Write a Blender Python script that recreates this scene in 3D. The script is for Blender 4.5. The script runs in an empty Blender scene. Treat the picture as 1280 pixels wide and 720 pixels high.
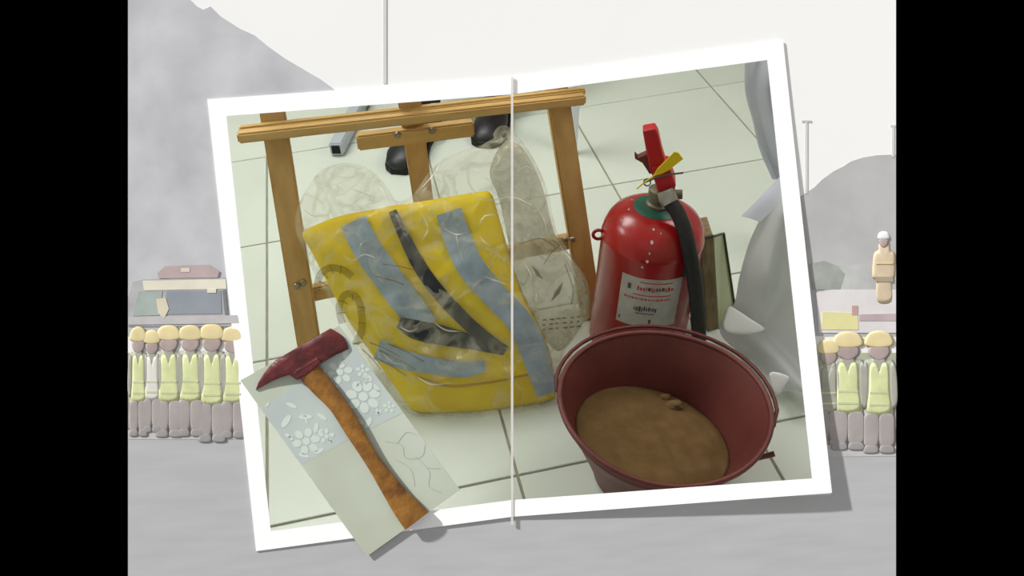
import bpy, bmesh, math, random
from mathutils import Vector, Matrix, noise
from mathutils.bvhtree import BVHTree
from mathutils.geometry import tessellate_polygon

SC = bpy.context.scene
COL = SC.collection
random.seed(7)

# ------------------------------------------------------------------ camera
F = 1159.3                                  # focal length in pixels of a 1280 px wide image
PITCH, ROLL, YAW = .6605, -.0817, .1581
CAM = Vector((.2584, -.9839, 1.1534))
FW = Vector((math.sin(YAW)*math.cos(PITCH), math.cos(YAW)*math.cos(PITCH), -math.sin(PITCH)))
_r0 = Vector((math.cos(YAW), -math.sin(YAW), 0)); _u0 = _r0.cross(FW)
RT = _r0*math.cos(ROLL) + _u0*math.sin(ROLL)
UP = -_r0*math.sin(ROLL) + _u0*math.cos(ROLL)
cd = bpy.data.cameras.new('camera'); cam = bpy.data.objects.new('camera', cd); COL.objects.link(cam)
cd.sensor_width = 36; cd.lens = F/1280*36; cd.clip_start = .02
m = Matrix.Identity(4)
for i in range(3):
    m[i][0] = RT[i]; m[i][1] = UP[i]; m[i][2] = -FW[i]; m[i][3] = CAM[i]
cam.matrix_world = m
SC.camera = cam

# ------------------------------------------------------------------ light
SC.view_settings.view_transform = 'Standard'; SC.view_settings.look = 'None'
SC.view_settings.exposure = 0; SC.view_settings.gamma = 1; SC.view_settings.use_curve_mapping = False
w = bpy.data.worlds.new('hall_light'); SC.world = w; w.use_nodes = True
w.node_tree.nodes['Background'].inputs[0].default_value = (1, 1, 1, 1)
w.node_tree.nodes['Background'].inputs[1].default_value = .46
EL = math.radians(22)                       # the key light rakes across the display board from upper left
def light(name, kind, loc, direction, energy, **kw):
    d = bpy.data.lights.new(name, kind); d.energy = energy
    for k, v in kw.items(): setattr(d, k, v)
    o = bpy.data.objects.new(name, d); COL.objects.link(o); o.location = loc
    o.rotation_euler = Vector(direction).to_track_quat('-Z', 'Y').to_euler()
    return o
light('key_sun', 'SUN', CAM + Vector((-3, -1, 3)), (RT*.77 - UP*.64)*math.cos(EL) + FW*math.sin(EL), 4.7, angle=.045)
light('room_lamp', 'AREA', (-.25, 1.3, 2.05), (.16, -.3, -1), 27, shape='RECTANGLE', size=1.2, size_y=.6, color=(1, .99, .95))
light('side_fill', 'AREA', (-.75, .72, 1.25), (.85, -.42, -.95), 6.5, shape='RECTANGLE', size=.7, size_y=.3, color=(.96, 1, .97))  # unseen fill added to brighten the vest front and the left floor
light('right_fill', 'AREA', (1.3, .3, 1.25), (-.45, -.05, -1), 7.5, shape='RECTANGLE', size=.7, size_y=.3, color=(1, .97, .94))  # unseen fill added to lift the darker lower right

# ------------------------------------------------------------------ helpers
def ray(x, y): return FW + RT*((x-640)/F) - UP*((y-360)/F)
def dep(x, y, d): return CAM + ray(x, y)*d
def onz(x, y, z=0.):
    d = ray(x, y); return CAM + d*((z-CAM.z)/d.z)
def ony(x, y, Y):
    d = ray(x, y); return CAM + d*((Y-CAM.y)/d.y)
def onpl(x, y, p0, n):
    d = ray(x, y); return CAM + d*(n.dot(p0-CAM)/n.dot(d))

def s2l(c):
    c = c/255.
    return c/12.92 if c <= .04045 else ((c+.055)/1.055)**2.4
def lin(rgb): return tuple(s2l(c) for c in rgb)

MATS = {}
def mat(name, rgb, rough=.6, metal=0., spec=.5, var=0., scale=20., detail=3., bump=0., bscale=80., rgb2=None, alpha=None, coord='Object', stretch=None, rnd=0., lo=.35, hi=.65):
    if name in MATS: return MATS[name]
    mt = bpy.data.materials.new(name); mt.use_nodes = True; nt = mt.node_tree; N = nt.nodes; L = nt.links
    b = N['Principled BSDF']; b.inputs['Roughness'].default_value = rough; b.inputs['Metallic'].default_value = metal
    b.inputs['Specular IOR Level'].default_value = spec
    c = lin(rgb)
    c2 = lin(rgb2) if rgb2 else tuple(v*(1-var) for v in c)
    tc = N.new('ShaderNodeTexCoord'); mp = N.new('ShaderNodeMapping'); L.new(tc.outputs[coord], mp.inputs[0])
    if stretch: mp.inputs['Scale'].default_value = stretch
    nz = N.new('ShaderNodeTexNoise'); nz.inputs['Scale'].default_value = scale; nz.inputs['Detail'].default_value = detail
    L.new(mp.outputs[0], nz.inputs['Vector'])
    rp = N.new('ShaderNodeValToRGB'); rp.color_ramp.elements[0].position = lo; rp.color_ramp.elements[1].position = hi
    rp.color_ramp.elements[0].color = (*c2, 1); rp.color_ramp.elements[1].color = (*c, 1)
    L.new(nz.outputs['Fac'], rp.inputs[0])
    out = rp.outputs[0]
    if rnd:
        oi = N.new('ShaderNodeObjectInfo'); mr = N.new('ShaderNodeMapRange')
        mr.inputs['To Min'].default_value = 1-rnd; mr.inputs['To Max'].default_value = 1.
        L.new(oi.outputs['Random'], mr.inputs['Value'])
        mx = N.new('ShaderNodeVectorMath'); mx.operation = 'SCALE'; L.new(out, mx.inputs[0]); L.new(mr.outputs[0], mx.inputs['Scale'])
        out = mx.outputs[0]
    L.new(out, b.inputs['Base Color'])
    if bump:
        nb = N.new('ShaderNodeTexNoise'); nb.inputs['Scale'].default_value = bscale; nb.inputs['Detail'].default_value = 4
        L.new(mp.outputs[0], nb.inputs['Vector'])
        bp = N.new('ShaderNodeBump'); bp.inputs['Strength'].default_value = bump; bp.inputs['Distance'].default_value = .004
        L.new(nb.outputs['Fac'], bp.inputs['Height']); L.new(bp.outputs[0], b.inputs['Normal'])
    if alpha is not None:
        tr = N.new('ShaderNodeBsdfTransparent'); ms = N.new('ShaderNodeMixShader'); ms.inputs[0].default_value = alpha
        L.new(tr.outputs[0], ms.inputs[1]); L.new(b.outputs[0], ms.inputs[2])
        L.new(ms.outputs[0], N['Material Output'].inputs[0])
    MATS[name] = mt
    return mt

def link(name, me, material, parent=None, smooth=True):
    o = bpy.data.objects.new(name, me); COL.objects.link(o)
    if material: me.materials.append(material)
    if smooth:
        for p in me.polygons: p.use_smooth = True
    if parent: o.parent = parent
    return o
def from_bm(name, bm, material, parent=None, smooth=True, sharp=None):
    bmesh.ops.recalc_face_normals(bm, faces=bm.faces)
    me = bpy.data.meshes.new(name); bm.to_mesh(me); bm.free()
    o = link(name, me, material, parent, smooth)
    if smooth and sharp is not None: me.set_sharp_from_angle(angle=math.radians(sharp))
    return o
def mesh(name, vs, fs, material, parent=None, smooth=True, sharp=None):
    bm = bmesh.new(); bv = [bm.verts.new(v) for v in vs]
    for f in fs:
        try: bm.faces.new([bv[i] for i in f])
        except ValueError: pass
    return from_bm(name, bm, material, parent, smooth, sharp)
def empty(name, label, cat, loc=(0, 0, 0), group=None):
    o = bpy.data.objects.new(name, None); COL.objects.link(o); o.empty_display_size = .05
    o.location = (0, 0, 0)
    o['label'] = label; o['category'] = cat
    if group: o['group'] = group
    return o
def tag(o, label, cat=None, group=None):
    o['label'] = label
    if cat: o['category'] = cat
    if group: o['group'] = group
    return o
def settle(root, base):
    """put the empty at the base of its thing, parts keep their world place"""
    base = Vector(base); root.location = base
    for ch in root.children:
        ch.matrix_parent_inverse = Matrix.Translation(-base)
    return root

def catmull(pts, n=8, closed=False):
    P = [Vector(p) for p in pts]; out = []
    N = len(P); rng = range(N if closed else N-1)
    for i in rng:
        if closed: a, b, c, d = P[(i-1) % N], P[i], P[(i+1) % N], P[(i+2) % N]
        else: a, b, c, d = P[max(i-1, 0)], P[i], P[i+1], P[min(i+2, N-1)]
        for k in range(n):
            t = k/n
            out.append(.5*((2*b) + (c-a)*t + (2*a-5*b+4*c-d)*t*t + (3*b-a-3*c+d)*t**3))
    if not closed: out.append(P[-1].copy())
    return out

def prism(name, top, direction, material, parent=None, bevel=0., smooth=False):
    """closed polygon of 3-D points extruded along direction"""
    bm = bmesh.new(); n = len(top); D = Vector(direction)
    a = [bm.verts.new(p) for p in top]; b = [bm.verts.new(Vector(p)+D) for p in top]
    if n <= 4:
        bm.faces.new(a); bm.faces.new(b)
    else:
        for t in tessellate_polygon([[Vector(p) for p in top]]):
            bm.faces.new([a[i] for i in t]); bm.faces.new([b[i] for i in t])
    side = []
    for i in range(n): bm.faces.new((a[i], a[(i+1) % n], b[(i+1) % n], b[i]))
    bmesh.ops.recalc_face_normals(bm, faces=bm.faces)
    if bevel:
        ed = [e for e in bm.edges if len(e.link_faces) == 2 and e.calc_face_angle(0) > .5]
        bmesh.ops.bevel(bm, geom=ed, offset=bevel, segments=2, affect='EDGES', profile=.6)
    return from_bm(name, bm, material, parent, smooth, 40)

def box(name, c, ax, ay, az, material, parent=None, bevel=.002):
    """box about centre c with half-axis vectors"""
    c, ax, ay, az = map(Vector, (c, ax, ay, az)); vs = []
    for i in (-1, 1):
        for j in (-1, 1):
            for k in (-1, 1): vs.append(c + ax*i + ay*j + az*k)
    bm = bmesh.new(); bv = [bm.verts.new(v) for v in vs]
    for f in ((0, 1, 3, 2), (4, 6, 7, 5), (0, 4, 5, 1), (2, 3, 7, 6), (0, 2, 6, 4), (1, 5, 7, 3)): bm.faces.new([bv[i] for i in f])
    bmesh.ops.recalc_face_normals(bm, faces=bm.faces)
    if bevel: bmesh.ops.bevel(bm, geom=list(bm.edges), offset=bevel, segments=2, affect='EDGES')
    return from_bm(name, bm, material, parent, True, 35)
def bar(name, a, b, wide, deep, side, material, parent=None, bevel=.003):
    """rectangular bar from a to b; side is the direction of its width"""
    a, b, side = Vector(a), Vector(b), Vector(side); d = (b-a)
    t = d.normalized(); s = (side - t*side.dot(t)).normalized(); q = t.cross(s)
    return box(name, (a+b)/2, d/2, s*wide/2, q*deep/2, material, parent, bevel)

def tube(name, pts, rad, material, parent=None, n=12, squash=None, caps=True):
    """tube through pts; rad is a number or a list; squash=(direction, factor) flattens it"""
    P = [Vector(p) for p in pts]; R = rad if isinstance(rad, (list, tuple)) else [rad]*len(P)
    bm = bmesh.new(); rings = []; prev = None
    for i, p in enumerate(P):
        t = (P[min(i+1, len(P)-1)] - P[max(i-1, 0)]).normalized()
        if prev is None:
            ref = Vector((0, 0, 1)) if abs(t.z) < .9 else Vector((1, 0, 0)); s = t.cross(ref).normalized()
        else: s = (prev - t*prev.dot(t)).normalized()
        prev = s; q = t.cross(s); ring = []
        for k in range(n):
            a = 2*math.pi*k/n; o = (s*math.cos(a) + q*math.sin(a))*R[i]
            if squash: o -= squash[0]*o.dot(squash[0])*(1-squash[1])
            ring.append(bm.verts.new(p+o))
        rings.append(ring)
    for i in range(len(rings)-1):
        for k in range(n): bm.faces.new((rings[i][k], rings[i][(k+1) % n], rings[i+1][(k+1) % n], rings[i+1][k]))
    if caps: bm.faces.new(rings[0]); bm.faces.new(rings[-1])
    return from_bm(name, bm, material, parent, True, 50)

def lathe(name, prof, M, material, parent=None, n=48, sharp=40, close=True):
    """profile [(r, z)] turned about local z, then placed by matrix M"""
    bm = bmesh.new(); rings = []
    for r, z in prof:
        rings.append([bm.verts.new(M @ Vector((r*math.cos(2*math.pi*k/n), r*math.sin(2*math.pi*k/n), z))) for k in range(n)])
    for i in range(len(rings)-1):
        for k in range(n): bm.faces.new((rings[i][k], rings[i][(k+1) % n], rings[i+1][(k+1) % n], rings[i+1][k]))
    if close: bm.faces.new(rings[0]); bm.faces.new(rings[-1])
    return from_bm(name, bm, material, parent, True, sharp)

def pillow(name, outline, n, front, back, material, parent=None, centre=None, rings=10, flat=.35, wrinkle=None):
    """closed cushion-like solid over an outline of 3-D points; n points to the front"""
    P = [Vector(p) for p in outline]; c = centre or sum(P, Vector())/len(P); K = len(P); n = Vector(n)
    bm = bmesh.new(); edge = [bm.verts.new(p) for p in P]
    for sgn, h in ((1, front), (-1, back)):
        prev = edge
        for r in range(1, rings):
            t = 1-r/rings; prof = (1-t**(1/flat)) ** .5; ring = []
            for p in P:
                q = c + (p-c)*t
                d = h*prof*sgn
                if wrinkle: d += wrinkle(q, t)*(1 if sgn > 0 else .4)
                ring.append(bm.verts.new(q + n*d))
            for k in range(K): bm.faces.new((prev[k], prev[(k+1) % K], ring[(k+1) % K], ring[k]))
            prev = ring
        d = h*sgn + (wrinkle(c, 0) if wrinkle else 0)
        cv = bm.verts.new(c + n*d)
        for k in range(K): bm.faces.new((prev[k], prev[(k+1) % K], cv))
    return from_bm(name, bm, material, parent, True)

# board-space helpers: the display board is one flat plane DB in front of the camera position
DB = .95
def bp(x, y, lift=0.): return dep(x, y, DB-lift)
def plate(name, pts, lift, thick, material, parent=None, bevel=0.):
    """flat piece of print or card whose face stands `lift` proud of the board"""
    return prism(name, [dep(x, y, DB-lift) for x, y in pts], FW*thick, material, parent, bevel)
def bpt(x, y, lift=0.): return dep(x, y, DB-lift)

def structure(o, name=None):
    o['kind'] = 'structure'; return o

# ================================================================== the setting
M_tile = mat('glazed_tile', (218, 226, 216), .3, var=.05, scale=4, rnd=.05)
M_grout = mat('grout', (158, 156, 138), .9, var=.2)
M_wallw = mat('white_plaster', (232, 230, 220), .8, var=.04)
M_black = mat('black_felt', (0, 0, 0), 1., spec=0.)

def clip_room(bm):
    co = CAM + FW*(DB+.03)
    bmesh.ops.bisect_plane(bm, geom=list(bm.verts)+list(bm.edges)+list(bm.faces), plane_co=co, plane_no=FW, clear_inner=True)
def slab(name, lo, hi, material):
    bm = bmesh.new(); bmesh.ops.create_cube(bm, size=1)
    for v in bm.verts:
        for i in range(3): v.co[i] = lo[i] + (v.co[i]+.5)*(hi[i]-lo[i])
    clip_room(bm)
    return structure(from_bm(name, bm, material, None, False))
X0, X1, Y1, Z1 = -1.6, 2.4, 3.2, 2.5
floor = slab('floor', (X0, -.8, -.06), (X1, Y1, -.003), M_grout)
slab('wall_left', (X0-.05, -.8, -.06), (X0, Y1, Z1), M_wallw)
slab('wall_right', (X1, -.8, -.06), (X1+.05, Y1, Z1), M_wallw)
slab('wall_back', (X0-.05, Y1, -.06), (X1+.05, Y1+.05, Z1), M_wallw)
slab('ceiling', (X0-.05, -.8, Z1), (X1+.05, Y1+.05, Z1+.05), M_wallw)

# floor tiles, one object each
T = .4; g = .0022
bm = bmesh.new(); bmesh.ops.create_cube(bm, size=1)
for v in bm.verts: v.co = Vector((v.co.x*(T-2*g), v.co.y*(T-2*g), v.co.z*.012-.006))
bmesh.ops.bevel(bm, geom=[e for e in bm.edges if all(v.co.z > -.001 for v in e.verts)], offset=.0012, segments=1, affect='EDGES')
tile_me = bpy.data.meshes.new('tile'); bm.to_mesh(tile_me); bm.free(); tile_me.materials.append(M_tile)
for i in range(-4, 6):
    for j in range(-1, 8):
        o = bpy.data.objects.new('tile', tile_me); COL.objects.link(o); o.parent = floor
        o.location = ((i+.5)*T, (j+.5)*T, 0)

# the frame's outline in picture coordinates of the display board
O_TL, O_TM, O_TR, O_BR, O_BM, O_BL = (259, 124), (640, 97), (979, 51), (1040, 616), (640, 646), (320, 689)
I_TL, I_TM, I_TR, I_BR, I_BM, I_BL = (283, 145), (640, 118), (959, 75), (1015, 598), (640, 625), (338.5, 664)
OUT = [O_TL, O_TM, O_TR, O_BR, O_BM, O_BL]; INN = [I_TL, I_TM, I_TR, I_BR, I_BM, I_BL]
HOLE = [((a[0]*.42+b[0]*.58), (a[1]*.42+b[1]*.58)) for a, b in zip(OUT, INN)]

def holed(name, rect, lift, thick, material, parent=None):
    """panel with the six-cornered opening cut through it; rect = x0,y0,x1,y1 in board pixels"""
    x0, y0, x1, y1 = rect
    R = [(x0, y0), (640, y0), (x1, y0), (x1, y1), (640, y1), (x0, y1)]
    vs = []
    for dz in (0, thick):
        vs += [bpt(x, y, lift) + FW*dz for x, y in R] + [bpt(x, y, lift) + FW*dz for x, y in HOLE]
    fs = []
    for i in range(6):
        j = (i+1) % 6
        fs += [(i, j, 6+j, 6+i), (12+i, 12+j, 18+j, 18+i), (i, j, 12+j, 12+i), (6+i, 6+j, 18+j, 18+i)]
    return mesh(name, vs, fs, material, parent, False)
structure(holed('black_surround', (-5600, -5200, 6900, 5900), -.004, .02, M_black))  # added black panel: makes the dark side bars, oversized to block the sun
structure(holed('bounce_lining', (-5600, -5200, 6900, 5900), -.0245, .006, M_wallw))  # white lining added behind the black panel to bounce light onto front faces

# ================================================================== printed backdrop board
P_sky = mat('print_sky', (241, 240, 237), .9, var=.02, scale=6, spec=.1)
def pm(name, rgb, var=.1, scale=45, stretch=None): return mat('print_'+name, rgb, .9, var=var*1.7, scale=scale*.8, spec=.05, stretch=stretch, lo=.3, hi=.7)
board = empty('backdrop_board', 'large pale faded landscape board with mountains, trucks and firefighters behind the white frame', 'poster')
holed('sky_panel', (160, -4, 1120, 724), 0, .004, P_sky, board)
mtL = plate('mountain', [(160, -4), (234, -4), (246, 8), (254, 12), (263, 8), (275, 20), (300, 36), (318, 44), (335, 58), (356, 73), (380, 87), (402, 100), (418, 112), (424, 121), (300, 131), (272, 134), (300, 398), (302, 420), (160, 420)], .0004, .0004, pm('mountain', (201, 201, 203), .13, 25), board)
tag(mtL, 'grey rocky mountain slope')
mtR = plate('mountain', [(1000, 246), (1018, 234), (1028, 224), (1042, 214), (1054, 208), (1063, 202), (1078, 197), (1096, 194), (1120, 193), (1120, 420), (1006, 420)], .0004, .0004, pm('mountain_far', (192, 190, 189), .1, 25), board)
tag(mtR, 'grey hill behind the second truck')
plate('road', [(160, 541), (320, 541), (325, 676), (470, 672), (640, 636), (700, 633), (1032, 610), (1030, 556), (1120, 556), (1120, 724), (160, 724)], .0004, .0004, pm('road', (185, 185, 185), .05, 6, (3, 3, 25)), board)
plate('kerb', [(160, 536), (311, 536), (312, 549), (160, 549)], .0007, .0004, pm('kerb', (202, 200, 199), .1), board)
plate('kerb', [(1028, 556), (1120, 558), (1120, 570), (1029, 571)], .0007, .0004, pm('kerb', (202, 200, 199), .1), board)
def post(x, y0, y1, wd, arm):
    p = plate('lamp_post', [(x-wd/2, y0), (x+wd/2, y0), (x+wd/2, y1), (x-wd/2, y1)], .0008, .0005, pm('post', (213, 212, 211), .04), board)
    if arm: plate('lamp_head', [(x-arm, y0-2), (x+arm, y0-2), (x+arm, y0), (x-arm, y0)], .001, .0005, pm('post', (213, 212, 211)), p)
post(481, -4, 104, 4, 0); post(1008, 152, 242, 3, 6); post(1116.5, 158, 196, 3, 3.4)

# truck at the left
tr = plate('fire_truck', [(166, 352), (180, 349), (286, 347), (292, 362), (300, 408), (160, 408), (160, 372)], .0012, .0006, pm('truck', (186, 184, 184), .12, 60), board)
tag(tr, 'pale truck cab with wide windscreen and red light bar')
plate('light_bar', [(197, 341), (206, 333), (262, 331), (274, 339), (272, 347), (198, 348)], .0016, .0006, pm('bar', (196, 178, 176), .12, 60), tr)
plate('beacon', [(226, 335), (237, 335), (237, 340), (226, 340)], .0019, .0004, pm('beacon', (226, 216, 198)), tr)
plate('roof_edge', [(178, 351), (282, 349), (283, 361), (180, 363)], .0016, .0005, pm('cream', (233, 227, 207), .08), tr)
plate('windscreen', [(208, 364), (276, 363), (277, 392), (205, 393)], .0016, .0005, pm('glass', (154, 159, 166), .08), tr)
plate('side_window', [(173, 364), (203, 364), (199, 394), (166, 395)], .0016, .0005, pm('glass_green', (172, 184, 176), .12), tr)
plate('mirror', [(195, 374), (207, 372), (211, 386), (205, 398), (198, 392)], .002, .0006, pm('mirror', (222, 212, 188)), tr)
plate('mirror', [(259, 361), (270, 361), (270, 366), (259, 366)], .002, .0006, pm('cream', (233, 227, 207)), tr)
plate('door_pillar', [(278, 363), (282, 362), (285, 393), (281, 393)], .0018, .0005, pm('pillar', (132, 136, 136)), tr)
plate('bumper', [(160, 396), (297, 394), (299, 404), (160, 406)], .0018, .0005, pm('bumper', (198, 195, 194), .1), tr)
# truck at the right
t2 = plate('fire_truck', [(1020, 366), (1040, 362), (1120, 362), (1120, 416), (1024, 416)], .0012, .0006, pm('truck_white', (226, 221, 219), .06, 60), board)
tag(t2, 'white and yellow truck side at the right edge')
plate('roof_rack', [(1040, 332), (1120, 330), (1120, 364), (1030, 364)], .0009, .0005, pm('rack', (197, 197, 194), .14, 60), t2)
plate('side_panel', [(1028, 390), (1072, 391), (1073, 412), (1027, 412)], .0016, .0005, pm('yellow_panel', (229, 222, 163), .06), t2)
plate('stripe', [(1074, 393), (1120, 392), (1120, 401), (1074, 401)], .0016, .0005, pm('stripe', (196, 178, 178)), t2)
plate('beacon', [(1065, 382), (1072, 382), (1072, 394), (1065, 394)], .0018, .0005, pm('red_dot', (198, 165, 158)), t2)
plate('hedge', [(1012, 330), (1030, 326), (1046, 332), (1056, 342), (1050, 362), (1016, 362)], .0011, .0005, pm('hedge', (170, 174, 166), .15, 70), board)
plate('grass_strip', [(160, 441), (305, 441), (309, 503), (160, 503)], .0007, .0004, pm('grass', (187, 190, 164), .15, 60), board)
plate('grass_strip', [(1022, 441), (1120, 441), (1120, 507), (1026, 507)], .0007, .0004, pm('grass', (187, 190, 164)), board)
plate('low_wall', [(160, 503), (309, 503), (312, 537), (160, 537)], .0007, .0004, pm('low_wall', (168, 162, 158), .1, 60), board)
plate('low_wall', [(1026, 505), (1120, 505), (1120, 556), (1028, 556)], .0007, .0004, pm('low_wall', (168, 162, 158)), board)

P_lime = pm('lime', (221, 226, 170), .1, 90); P_face = pm('face', (182, 165, 160), .1, 90)
P_helm = pm('helmet', (232, 215, 165), .08, 90); P_trou = pm('trousers', (172, 164, 160), .08, 60); P_arm = pm('sleeve', (174, 174, 160), .1, 90)
P_boot = pm('boots', (162, 159, 157)); P_trim = pm('jacket_trim', (206, 210, 170)); P_white = pm('white_trim', (228, 224, 214)); P_orange = pm('orange', (221, 201, 172), .1, 90)
def relief(name, pts, h, material, parent, base=.001):
    return pillow(name, [bpt(x, y, base) for x, y in catmull_px(pts)], -FW, h, .0003, material, parent, rings=5)
def catmull_px(pts):
    return [(v.x, v.y) for v in catmull([(x, y, 0) for x, y in pts], 4, True)]
def fireman(x, yt, yb, wd, jacket=P_lime):
    """one firefighter of the printed row: yt helmet top, yb soles"""
    h = yb-yt; wd *= 1.22; X = lambda a: x+a*wd; Y = lambda b: yt+b*h
    body = relief('person', [(X(-.14), Y(.1)), (X(.14), Y(.1)), (X(.2), Y(.22)), (X(.48), Y(.27)), (X(.54), Y(.56)), (X(.46), Y(.68)), (X(.44), Y(.95)), (X(-.44), Y(.95)), (X(-.46), Y(.68)), (X(-.54), Y(.56)), (X(-.48), Y(.27)), (X(-.2), Y(.22))], .0004, P_arm, board)
    relief('helmet', [(X(-.44), Y(.12)), (X(-.34), Y(.03)), (X(0), Y(0)), (X(.34), Y(.03)), (X(.44), Y(.12)), (X(0), Y(.145))], .0006, P_helm, body, .0013)
    relief('face', [(X(-.27), Y(.13)), (X(.27), Y(.13)), (X(.3), Y(.2)), (X(0), Y(.25)), (X(-.3), Y(.2))], .0004, P_face, body, .0012)
    relief('jacket', [(X(-.28), Y(.29)), (X(-.1), Y(.27)), (X(0), Y(.34)), (X(.1), Y(.27)), (X(.28), Y(.29)), (X(.31), Y(.5)), (X(.33), Y(.69)), (X(-.33), Y(.69)), (X(-.31), Y(.5))], .0005, jacket, body, .0014)
    for b0 in (.5, .6): plate('jacket_stripe', [(X(-.28), Y(b0)), (X(.28), Y(b0)), (X(.28), Y(b0+.018)), (X(-.28), Y(b0+.018))], .0021, .0003, P_trim, body)
    for s in (-1, 1):
        relief('sleeve', [(X(s*.33), Y(.29)), (X(s*.5), Y(.3)), (X(s*.55), Y(.58)), (X(s*.38), Y(.63))], .0005, P_arm, body, .0012)
        relief('trouser_leg', [(X(s*.0), Y(.68)), (X(s*.42), Y(.68)), (X(s*.47), Y(.8)), (X(s*.43), Y(.95)), (X(s*.03), Y(.95))], .0005, P_trou, body, .0013)
        relief('boot', [(X(s*.06), Y(.94)), (X(s*.4), Y(.94)), (X(s*.46), Y(1)), (X(s*.04), Y(1))], .0005, P_boot, body, .0014)
    return body
for x, yt, yb, wd, jk in ((173, 408, 545, 20, P_lime), (190, 412, 540, 20, P_white), (211, 406, 546, 29, P_lime), (238, 406, 545, 29, P_lime), (265, 404, 552, 30, P_lime), (291, 408, 547, 27, P_lime),
                       (1036, 424, 556, 26, P_arm), (1060, 414, 562, 36, P_lime), (1099, 413, 566, 34, P_lime)):
    fireman(x, yt, yb, wd, jk)
# man on top of the right-hand truck
mb = relief('person', [(1099, 304), (1110, 304), (1113, 312), (1119, 318), (1119, 345), (1115, 352), (1115, 380), (1096, 380), (1095, 352), (1090, 345), (1092, 318), (1098, 312)], .0009, P_orange, board)
tag(mb, 'man in orange with white helmet on the truck roof')
relief('helmet', [(1097, 298), (1099, 291), (1105, 289), (1110, 291), (1112, 298), (1104, 300)], .0014, mat('print_white', (240, 238, 236), .9, spec=.05), mb, .0013)
relief('face', [(1099, 299), (1110, 299), (1109, 307), (1104, 310), (1100, 307)], .0012, P_face, mb, .0013)
plate('jacket_stripe', [(1095, 327), (1116, 327), (1116, 330), (1095, 330)], .0025, .0004, P_helm, mb)
plate('belt', [(1094, 346), (1116, 346), (1116, 352), (1094, 352)], .0025, .0004, pm('belt', (180, 165, 140)), mb)
settle(board, bpt(640, 724))

# ================================================================== folded white frame
M_white = mat('white_card', (252, 252, 251), .7, spec=.1)
frame = empty('picture_frame', 'large tilted white picture frame folded down the middle', 'picture frame')
def lift_at(x, y):
    if x <= 640:
        u = (x-259)/381; v = (y-110)/560; a, b, c, d = .0006, .0008, .0006, .0022
    else:
        u = (x-640)/370; v = (y-75)/560; a, b, c, d = .0008, .0012, .0022, .0135
    u = max(0, min(1, u)); v = max(0, min(1, v))
    return (a*(1-u)+b*u)*(1-v*v) + (c*(1-u)+d*u)*v*v
def leaf(name, outer, inner):
    NS = 14; vs = []; TH = .0011; cols = []
    for i in range(len(outer)-1):
        for k in range(NS + (1 if i == len(outer)-2 else 0)):
            t = k/NS; cols.append((tuple(outer[i][q]*(1-t)+outer[i+1][q]*t for q in (0, 1)), tuple(inner[i][q]*(1-t)+inner[i+1][q]*t for q in (0, 1))))
    fs = []
    for o_, i_ in cols:
        for (x, y) in (o_, i_):
            l = lift_at(x, y)+TH; vs += [bpt(x, y, l), bpt(x, y, l-TH)]
    for c in range(len(cols)-1):
        a, b = c*4, c*4+4
        fs += [(a, b, b+2, a+2), (a+1, b+1, b+3, a+3), (a, b, b+1, a+1), (a+2, b+2, b+3, a+3)]
    e = (len(cols)-1)*4
    fs += [(0, 1, 3, 2), (e, e+1, e+3, e+2)]
    return mesh(name, vs, fs, M_white, frame, False)
leaf('left_leaf', [O_TM, O_TL, O_BL, O_BM], [I_TM, I_TL, I_BL, I_BM])
leaf('right_leaf', [O_TM, O_TR, O_BR, O_BM], [I_TM, I_TR, I_BR, I_BM])
M_crease = mat('clear_crease', (238, 232, 226), .3, alpha=.72, var=.08, scale=8)
cr = plate('crease_strip', [(638.6, 96), (641.6, 96), (641.6, 656), (638.6, 656)], .0042, .0012, M_crease, frame)
tag(cr, 'thin translucent strip along the fold')
settle(frame, bpt(320, 689))

# ================================================================== axe on its picture card
card = empty('axe_card', 'small tilted card with pale floral print under the axe, over the frame corner', 'card')
cA, cB, cC, cD = Vector((300.5, 475.5, 0)), Vector((424, 407, 0)), Vector((575, 612.4, 0)), Vector((458.5, 695.5, 0))
def card_l(x, y):                               # the card leans slightly off the board
    return .0034 + .0014*max(0, min(1, (x-320)/250))
def cuv(u, v): return (cA*(1-u)+cB*u)*(1-v) + (cD*(1-u)+cC*u)*v
M_card = mat('card_marble', (196, 202, 186), .5, rgb2=(178, 184, 164), scale=9, spec=.2, lo=.3, hi=.7)
M_band = mat('card_band', (176, 185, 182), .5, rgb2=(188, 197, 189), scale=14, spec=.2)
M_petal = mat('card_petal', (204, 214, 203), .5, var=.05, spec=.2)
M_vein = mat('card_vein', (176, 182, 163), .6, spec=.1)
def cardplate(name, uv, dl, th, material, parent=card):
    pts = []
    for u, v in uv:
        p = cuv(u, v); pts.append(bpt(p.x, p.y, card_l(p.x, p.y)+dl))
    return prism(name, pts, FW*th, material, parent)
cardplate('card_sheet', [(0, 0), (1, 0), (1, 1), (0, 1)], 0, .0009, M_card)
cardplate('floral_band', [(0, .17), (.5, .13), (1, .06), (1, .53), (.5, .5), (0, .48)], .00012, .0001, M_band)
random.seed(3)
def blob(u, v, ru, rv, ang, k=9, amp=.0):
    out = []
    for i in range(k):
        a = 2*math.pi*i/k; r = 1+amp*math.cos(a*3)
        x, y = ru*math.cos(a)*r, rv*math.sin(a)*r
        out.append((u + x*math.cos(ang)-y*math.sin(ang), v + (x*math.sin(ang)+y*math.cos(ang))*.56))
    return out
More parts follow.
